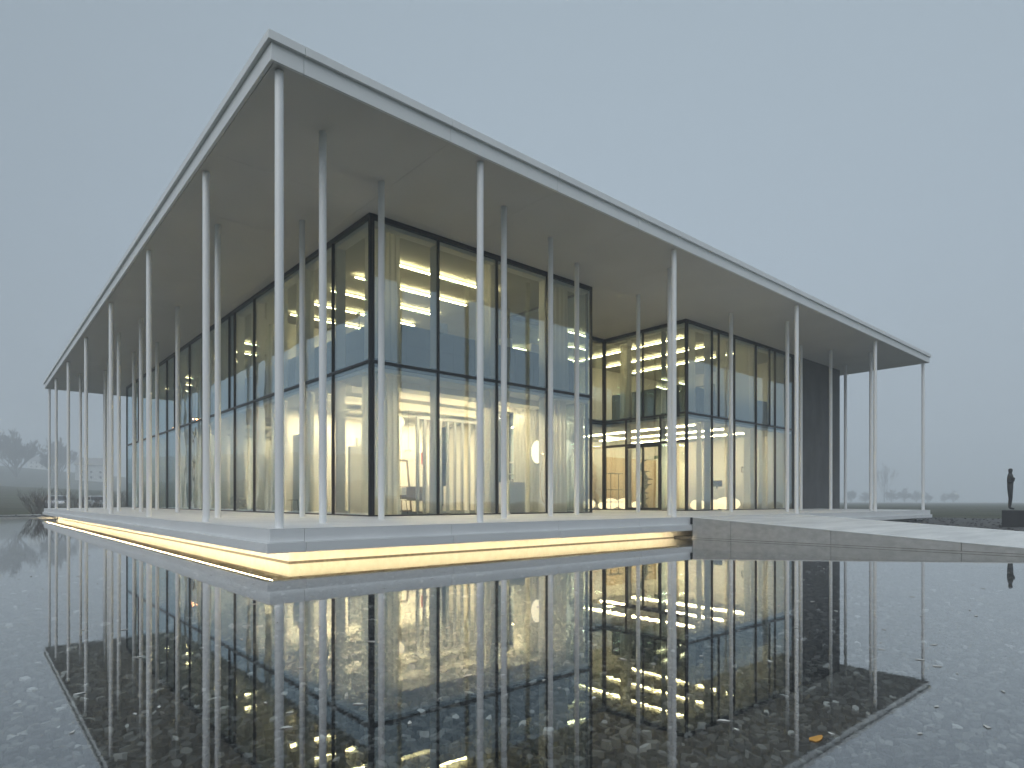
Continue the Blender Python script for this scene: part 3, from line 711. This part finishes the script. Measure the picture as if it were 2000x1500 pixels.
def ovoid(loc, a, b, label):
    t_ = MB().lathe([(max(.02, a*math.sin(q)), b-b*math.cos(q)) for q in np.linspace(.05, math.pi-.05, 11)], 18).build('glowing_ovoid', M_ovoid, None, loc, True)
    t_.rotation_euler[0] = random.uniform(-.08, .08); tag(t_, label, 'floor lamp', 'glowing pebble lamps on the lobby floor')
for i, (x, y, a, b) in enumerate([(20.9, 4.9, .34, .24), (22.25, 4.9, .40, .24), (23.3, 4.95, .46, .30), (24.15, 4.95, .30, .27)]):
    ovoid((x, y, F0), a, b, f'{ORD[i]} glowing white pebble lamp from the left behind the entrance wing front')
for i, (x, y, a, b) in enumerate([(20.2, 10.9, .34, .26), (20.5, 10.2, .26, .18), (21.0, 10.1, .40, .28), (21.6, 9.7, .42, .28), (21.9, 9.1, .28, .2)]):
    ovoid((x, y, F0), a, b, f'{ORD[i]} glowing cream pebble lamp from the left beside the entrance door')
t = thing('bar_table', 'thin black frame stand with two shelves in the lobby corner', 'stand', (20.0, 9.0, F0))
for x in (-.3, .3):
    MB().tube((x, 0, 0), (x, 0, 1.75), .016).build('post', M_black, t)
for z in (.35, .95, 1.75): MB().box(-.42, -.2, z, .42, .2, z+.025).build('shelf_board', M_black, t)
# rough tree trunk sculpture
sm = MB(); prev = Vector((0, 0, 0)); pts = [Vector((0, 0, 0))]
for k in range(1, 14): pts.append(Vector((.10*math.sin(k*.9)+.05*random.uniform(-1, 1), .08*math.sin(k*.6), k*.16)))
sm.path(pts, [.16*(1-.045*k)*(1+.25*math.sin(k*2.1)) for k in range(14)], 9)
for k in range(2, 13):
    p_ = pts[k]; a = random.uniform(-.6, .6) + (0 if k % 2 else math.pi)
    sm.tube(p_, p_+Vector((.1*math.cos(a), -.28*math.cos(a*.5), .10*random.uniform(-.5, 1))), .06, .01, 6)
sm.path([pts[-1], pts[-1]+Vector((0, -.1, .16)), pts[-1]+Vector((0, -.3, .22))], [.07, .05, .02], 6)
simple('trunk_sculpture', sm, M_wood, 'gnarled dark wooden trunk sculpture just inside the entrance door', 'sculpture', None, (19.35, 6.75, F0), True)
# warm timber wall behind the entrance
simple('timber_wall', MB().box(22.5, 11.6, F0, 27.0, 11.75, 2.9), M_lwood, 'warm pale timber wall seen through the entrance door', 'wall')
t = thing('exit_sign', 'small green exit sign hanging inside the entrance door', 'sign', (19.0, 5.75, 2.35))
MB().box(-.01, -.16, 0, .01, .16, .14).build('panel', noisy('sign_green', (.02, .10, .05), (.03, .14, .07), 2, .4), t); MB().tube((0, 0, .14), (0, 0, CG-2.35), .006).build('stem', M_black, t)
simple('floor_spot', MB().lathe([(.09, 0), (.09, .03), (.05, .05), (.05, .12)], 14), M_wall, 'small white floor spotlight at the foot of the glass near the second mullion', 'spotlight', None, (8.35, 3.55, .055), True)

# ------------------------------------------------------------------ ramp
def rz_(y): return -0.03 + 0.0615*(y + 0.35)
RXA, RXB = 12.3, 19.2
def slab(x0, x1, ya, yb, zt, zb):
    return MB().add([(x0, ya, zb), (x1, ya, zb), (x1, yb, zb), (x0, yb, zb), (x0, ya, rz_(ya)+zt), (x1, ya, rz_(ya)+zt), (x1, yb, rz_(yb)+zt), (x0, yb, rz_(yb)+zt)],
                    [(0,3,2,1),(4,5,6,7),(0,1,5,4),(1,2,6,5),(2,3,7,6),(3,0,4,7)])
ramp = struct(slab(RXA+.25, RXB-.12, -10.2, -0.36, 0, -1.0).build('ramp', M_ramp))
yj = [-0.36, -1.6, -4.35, -7.1, -10.2]
for a, b in zip(yj[:-1], yj[1:]):
    slab(RXA, RXA+.245, b+.004, a-.004, -.008, -1.05).build('side_panel', M_concrete, ramp, bevel=.006)
slab(RXA-.006, RXB, -10.2, -0.36, .012, -1.0)
e1 = MB(); 
for (x0, x1) in ((RXA-.004, RXA+.10), (RXB-.115, RXB)):
    e1 = slab(x0, x1, -10.2, -0.36, .014, -0.0); e1.v = [(x, y, (rz_(y)-.004 if i % 8 < 4 else z)) for i, (x, y, z) in enumerate(e1.v)]
    e1.build('ramp_edge', M_white, ramp)
slab(RXB-.11, RXB-.002, -10.2, -0.36, -.02, -1.0).build('side_panel', M_concrete, ramp)
MB().box(RXA-.035, -10.2, -.9, RXA-.002, -.36, -.640).build('base_ledge', M_concrete, ramp)
MB().box(RXA-.006, -10.2, -.638, RXA-.001, -.36, -.628).build('wet_line', M_stain, ramp)
MB().box(RXA-.02, -.335, -.23, RXA+.06, -.30, -.03).build('joint_plate', M_frame, ramp)

def place0(px, d): return cam2w((px-1000)/1221*d, d)
# ------------------------------------------------------------------ statue
t = thing('statue', 'dark standing figure sculpture in profile on a black plinth beyond the ramp', 'statue', (*place0(1973, 25.8), gz), R(10))
MB().box(-.27, -.27, 0, .27, .27, .70).build('plinth', M_plinth, t, bevel=.01)
bd = bpy.data.meshes.new('figure')
joints = [((0,0,.72+.88), .12), ((0,.005,.72+1.05), .105), ((.01,0,.72+1.25), .135), ((.0,0,.72+1.42), .10), ((.0,0,.72+1.50), .055), ((.01,0,.72+1.60), .085), ((.01,0,.72+1.71), .08),
          ((0,-.085,.72+.84), .10), ((.01,-.09,.72+.47), .07), ((-.02,-.09,.72+.07), .05), ((.14,-.10,.72+.03), .035),
          ((0,.085,.72+.84), .10), ((.01,.09,.72+.47), .07), ((-.02,.09,.72+.07), .05), ((.14,.10,.72+.03), .035),
          ((0,-.19,.72+1.39), .065), ((-.05,-.20,.72+1.12), .05), ((.10,-.18,.72+1.18), .04), ((.13,-.06,.72+1.32), .035),
          ((0,.19,.72+1.39), .065), ((-.05,.20,.72+1.12), .05), ((.10,.18,.72+1.18), .04), ((.13,.06,.72+1.32), .035)]
edges = [(0,1),(1,2),(2,3),(3,4),(4,5),(5,6),(0,7),(7,8),(8,9),(9,10),(0,11),(11,12),(12,13),(13,14),(3,15),(15,16),(16,17),(17,18),(3,19),(19,20),(20,21),(21,22)]
bd.from_pydata([j[0] for j in joints], edges, []); bd.materials.append(M_bronze)
fo = link('figure', bd, t)
sk = fo.modifiers.new('skin', 'SKIN')
for i, j in enumerate(joints):
    bd.skin_vertices[0].data[i].radius = (j[1], j[1]*.95); bd.skin_vertices[0].data[i].use_root = (i == 0)
fo.modifiers.new('sub', 'SUBSURF').levels = 2; fo.modifiers['sub'].render_levels = 2
fo.rotation_euler[2] = R(-92)
pb = simple('plinth_block', MB().box(-.27, -.6, 0, .27, .6, .69), M_plinth, 'second black block right of the statue plinth', 'plinth', None, (*place0(2016, 25.85), gz), bevel=.01); pb.rotation_euler[2] = R(10)

# ------------------------------------------------------------------ bare trees, shrubs
def branch(mb, p, d, L, r, depth, spread, up=0.12, nb=(2, 3), rmin=.004):
    segs = 3; pts = [p]; q = Vector(p); dd = Vector(d)
    for k in range(segs):
        dd = (dd + Vector((random.gauss(0, .10), random.gauss(0, .10), random.gauss(up, .06)))).normalized()
        q = q + dd*(L/segs); pts.append(q.copy())
    rr = [max(rmin, r*(1-.45*k/segs)) for k in range(segs+1)]
    mb.path(pts, rr, 5 if r > .05 else 3)
    if depth == 0: return
    for k in range(random.randint(*nb)+1):
        t = random.uniform(.35, 1.0); i = min(segs-1, int(t*segs)); f_ = t*segs-i
        pp = pts[i].lerp(pts[i+1], f_)
        ax = Vector((random.gauss(0, 1), random.gauss(0, 1), random.gauss(0, .4))).normalized()
        nd = (dd + ax*spread).normalized()
        branch(mb, pp, nd, L*random.uniform(.55, .8), max(rmin, r*.55), depth-1, spread, up, nb, rmin)
def bare_tree(loc, h, label, depth=5, spread=.8, rmin=.012, trunk=.22, group='bare trees fading in the fog', nb=(2, 3), up=.12, low=False):
    t = thing('bare_tree', label, 'tree', loc, random.uniform(0, 6), group)
    tk = MB(); tk.path([Vector((0, 0, -.2)), Vector((.05, 0, h*.15)), Vector((0, .06, h*.3))], [trunk*1.2, trunk, trunk*.85], 8); tk.build('trunk', M_bark, t)
    cr = MB()
    for k in range(9 if low else 5):
        a = k*1.26 + random.uniform(-.4, .4)
        branch(cr, Vector((0, .06*(k/5), h*(.03*k if low else .16+.03*k))), Vector((math.cos(a)*.75, math.sin(a)*.75, .8)).normalized(), h*.30, trunk*.55, depth, spread, up, nb, rmin)
    branch(cr, Vector((0, .06, h*.3)), Vector((0, 0, 1)), h*.32, trunk*.8, depth, spread, up, nb, rmin)
    cr.build('crown', M_twig, t); return t
def gz_at(x, y): return ground_z(x, y)
def place(px, d): return cam2w((px-1000)/1221*d, d)
x, y = place(30, 300); bare_tree((x, y, gz_at(x, y)), 23, 'broad bare tree in the fog at the far left edge', 5, .62, .06, .6, nb=(2, 3), up=.2, low=True)
x, y = place(112, 310); bare_tree((x, y, gz_at(x, y)), 21, 'bare tree in the fog just left of the first far columns', 5, .62, .06, .55, up=.2, low=True)
x, y = place(-30, 310); bare_tree((x, y, gz_at(x, y)), 22, 'bare tree in the fog half outside the left edge', 5, .62, .06, .55, up=.2, low=True)
x, y = place(1727, 440); bare_tree((x, y, gz_at(x, y)), 26, 'slender bare birch in the fog seen between the far right columns', 5, .40, .045, .26, nb=(1, 2), up=.22)
for i, (px, d, h_) in enumerate([(1662, 430, 10.0), (1690, 445, 8.5), (1741, 440, 10.5), (1766, 435, 11), (1790, 438, 9.5), (1862, 455, 9.0), (1845, 460, 7.0), (1812, 445, 7.5)]):
    x, y = place(px, d)
    bare_tree((x, y, gz_at(x, y)), h_, f'{ORD[i]} rounded twiggy bush from the dark wall in the fog at right', 4, .8, .05, .18, 'twiggy bushes in the fog at right', (2, 3), .06, low=True)
def shrub(loc, h, label, n=26):
    t = thing('bare_shrub', label, 'shrub', loc, 0, 'bare shrubs by the far left end of the deck'); mb = MB()
    for k in range(n):
        a = random.uniform(0, 6.28); s_ = random.uniform(.15, .95)
        branch(mb, Vector((.12*math.cos(a), .12*math.sin(a), -.05)), Vector((math.cos(a)*s_, math.sin(a)*s_, 1)).normalized(), h*random.uniform(.5, .75), .022, 3, .5, .08, (1, 2), .006)
    mb.build('twigs', M_twig, t)
for i, (px, d, h_) in enumerate([(70, 49, 1.55), (86, 47.5, 1.2), (143, 50, 1.5), (155, 52, 1.3), (200, 53, 1.2), (236, 55, 1.5), (104, 53, 1.0), (172, 54, 1.1)]):
    x, y = place(px, d); shrub((x, y, gz_at(x, y)), h_, f'{ORD[i]} bare twiggy shrub behind the far left deck end', 22 if i == 0 else 10)

# ------------------------------------------------------------------ parked cars
def car(loc, rz, label, paint):
    t = thing('parked_car', label, 'car', loc, rz, 'cars parked behind the shrubs')
    prof = [(-2.1, .35), (-2.15, .62), (-2.05, .86), (-1.2, .95), (-.55, 1.36), (.7, 1.42), (1.55, 1.05), (2.05, .95), (2.15, .6), (2.1, .32)]
    n = len(prof); vs = []
    for yy, k in ((-.86, 1), (-.78, 2), (.78, 2), (.86, 1)):
        for (px_, pz) in prof: vs.append((px_*(1 if k == 1 else .99), yy*(1 if pz < .97 else .84), pz if k == 2 else min(pz, 1.0)*1.0 if pz > .97 else pz))
    fs = []
    for r in range(3):
        for i in range(n): fs.append((r*n+i, (r+1)*n+i, (r+1)*n+(i+1) % n, r*n+(i+1) % n))
    fs += [tuple(range(n)), tuple(3*n+i for i in range(n-1, -1, -1))]
    MB().add(vs, fs).build('body', paint, t)
    MB().add([(-1.15, -.66, .99), (-1.15, .66, .99), (-.60, .60, 1.335), (-.60, -.60, 1.335)], [(0, 1, 2, 3)]).add([(-1.19, -.66, .99), (-1.19, .66, .99), (-.64, .60, 1.335), (-.64, -.60, 1.335)], [(3, 2, 1, 0)]).build('windscreen', M_pane, t)
    MB().add([(.78, -.60, 1.40), (.78, .60, 1.40), (1.52, .66, 1.08), (1.52, -.66, 1.08)], [(0, 1, 2, 3)]).add([(.81, -.60, 1.42), (.81, .60, 1.42), (1.56, .66, 1.09), (1.56, -.66, 1.09)], [(0, 3, 2, 1)]).build('rear_window', M_pane, t)
    for s_ in (-1, 1):
        MB().box(-.95, s_*.735-.01, 1.0, .95, s_*.735+.01, 1.30).build('side_window', M_pane, t)
        MB().lathe([(.12, -.05), (.14, 0), (.1, .05)], 12, (-2.08, s_*.6, .7)).build('headlight', M_wall, t)
        for xx in (-1.3, 1.3):
            wv_ = MB().tube((xx, s_*.86, .32), (xx, s_*.68, .32), .32, n=18).build('wheel', M_tyre, t); MB().tube((xx, s_*.875, .32), (xx, s_*.862, .32), .19, n=14).build('rim', M_carpaint, wv_)
x, y = place(115, 60); car((x, y, gz_at(x, y)), R(80), 'silver car parked behind the shrubs nearest the left edge', M_carpaint)
x, y = place(186, 62); car((x, y, gz_at(x, y)), R(100), 'silver car parked behind the shrubs near the building corner', M_carpaint)
car((-12.5, 66, gz_at(-12.5, 66)), R(95), 'dark car parked left of the building seen mirrored in the far glass', M_carpaint2)

# ------------------------------------------------------------------ houses on the slope
def house(loc, rz, w_, l_, h_, label, nwin):
    t = thing('house', label, 'house', loc, rz, 'houses fading in the fog')
    rh = w_*.35
    MB().add([(-l_/2, -w_/2, -2), (l_/2, -w_/2, -2), (l_/2, w_/2, -2), (-l_/2, w_/2, -2), (-l_/2, -w_/2, h_), (l_/2, -w_/2, h_), (l_/2, w_/2, h_), (-l_/2, w_/2, h_), (-l_/2, 0, h_+rh), (l_/2, 0, h_+rh)],
             [(0,3,2,1), (0,1,5,4), (2,3,7,6), (1,2,6,9,5), (3,0,4,8,7)]).build('wall', M_house, t)
    rf = MB()
    for s_ in (-1, 1):
        o_ = .6; rf.add([(-l_/2-o_, s_*(w_/2+o_), h_-o_*.7), (l_/2+o_, s_*(w_/2+o_), h_-o_*.7), (l_/2+o_, 0, h_+rh+.05), (-l_/2-o_, 0, h_+rh+.05),
                (-l_/2-o_, s_*(w_/2+o_), h_-o_*.7+.25), (l_/2+o_, s_*(w_/2+o_), h_-o_*.7+.25), (l_/2+o_, 0, h_+rh+.3), (-l_/2-o_, 0, h_+rh+.3)],
               [(0,1,2,3), (7,6,5,4), (0,4,5,1), (1,5,6,2), (3,2,6,7), (0,3,7,4)])
    r_ = rf.build('roof', M_roof, t); MB().box(l_*.2, -.4, h_+rh*.5, l_*.2+.8, .4, h_+rh+1.2).build('chimney', M_house, r_)
    for k in range(nwin):
        for z in (1.0, 3.8):
            if z+1.3 > h_: continue
            xx = -l_/2 + (k+.7)*l_/(nwin+.4)
            wn = MB().box(xx-.55, -w_/2-.05, z, xx+.55, -w_/2+.02, z+1.35).build('window', M_house, t); MB().box(xx-.45, -w_/2-.06, z+.1, xx+.45, -w_/2-.052, z+1.25).build('pane', M_pane, wn)
    for y_ in (-w_*.2, w_*.2):
        wn = MB().box(l_/2-.02, y_-.55, 3.8, l_/2+.05, y_+.55, 5.1).build('window', M_house, t)
        MB().box(l_/2+.052, y_-.45, 3.9, l_/2+.06, y_+.45, 5.0).build('pane', M_pane, wn)
x, y = place(180, 335); house((x, y, gz_at(x, y)), R(-12), 10, 14, 8.5, 'white gabled house in the fog behind the far left columns', 3)
x, y = place(78, 425); house((x, y, gz_at(x, y)), R(-30), 8, 11, 6, 'pale house high on the slope left of the far columns', 3)

# ------------------------------------------------------------------ street lamps (mirrored in the glass)
def street_lamp(x, y, z, label):
    g0 = gz_at(x, y); t = thing('street_lamp', label, 'street lamp', (x, y, g0), math.atan2(4-y, 4-x), 'sodium street lamps beyond the pool'); hh = z-g0
    MB().tube((0, 0, 0), (0, 0, hh-.1), .07, .045, 10).build('post', M_frame, t)
    MB().path([(0, 0, hh-.1), (.5, 0, hh+.08), (1.0, 0, hh+.08)], .03).build('arm', M_frame, t)
    MB().box(.9, -.12, hh, 1.5, .12, hh+.12).build('lamp_housing', M_frame, t); MB().lathe([(.12, 0), (.10, -.06), (.03, -.09)], 12, (1.2, 0, hh-.003)).build('bulb', M_sodium, t)
street_lamp(51.5, -39.1, 6.5, 'orange street lamp mirrored in the third ground floor pane of the right facade')
street_lamp(38.5, -43.8, 7.2, 'orange street lamp mirrored beside the second mullion of the right facade')
street_lamp(-6.7, 62.7, 9.2, 'orange street lamp mirrored in the left facade near the middle')
street_lamp(-8.1, 76.2, 9.5, 'orange street lamp mirrored near the far end of the left facade')

# ------------------------------------------------------------------ haze
hz = MB().box(-650, -650, -2.4, 650, 650, 62).build('haze', None)
struct(hz, 'stuff')
hm = bpy.data.materials.new('fog'); hm.use_nodes = True; ht = hm.node_tree; ht.nodes.clear()
ho = ht.nodes.new('ShaderNodeOutputMaterial'); pv = ht.nodes.new('ShaderNodeVolumePrincipled')
pv.inputs['Color'].default_value = (0.90, 0.95, 1.0, 1); pv.inputs['Density'].default_value = 0.0029; pv.inputs['Anisotropy'].default_value = 0.0
ht.links.new(pv.outputs[0], ho.inputs['Volume']); hz.data.materials.append(hm)
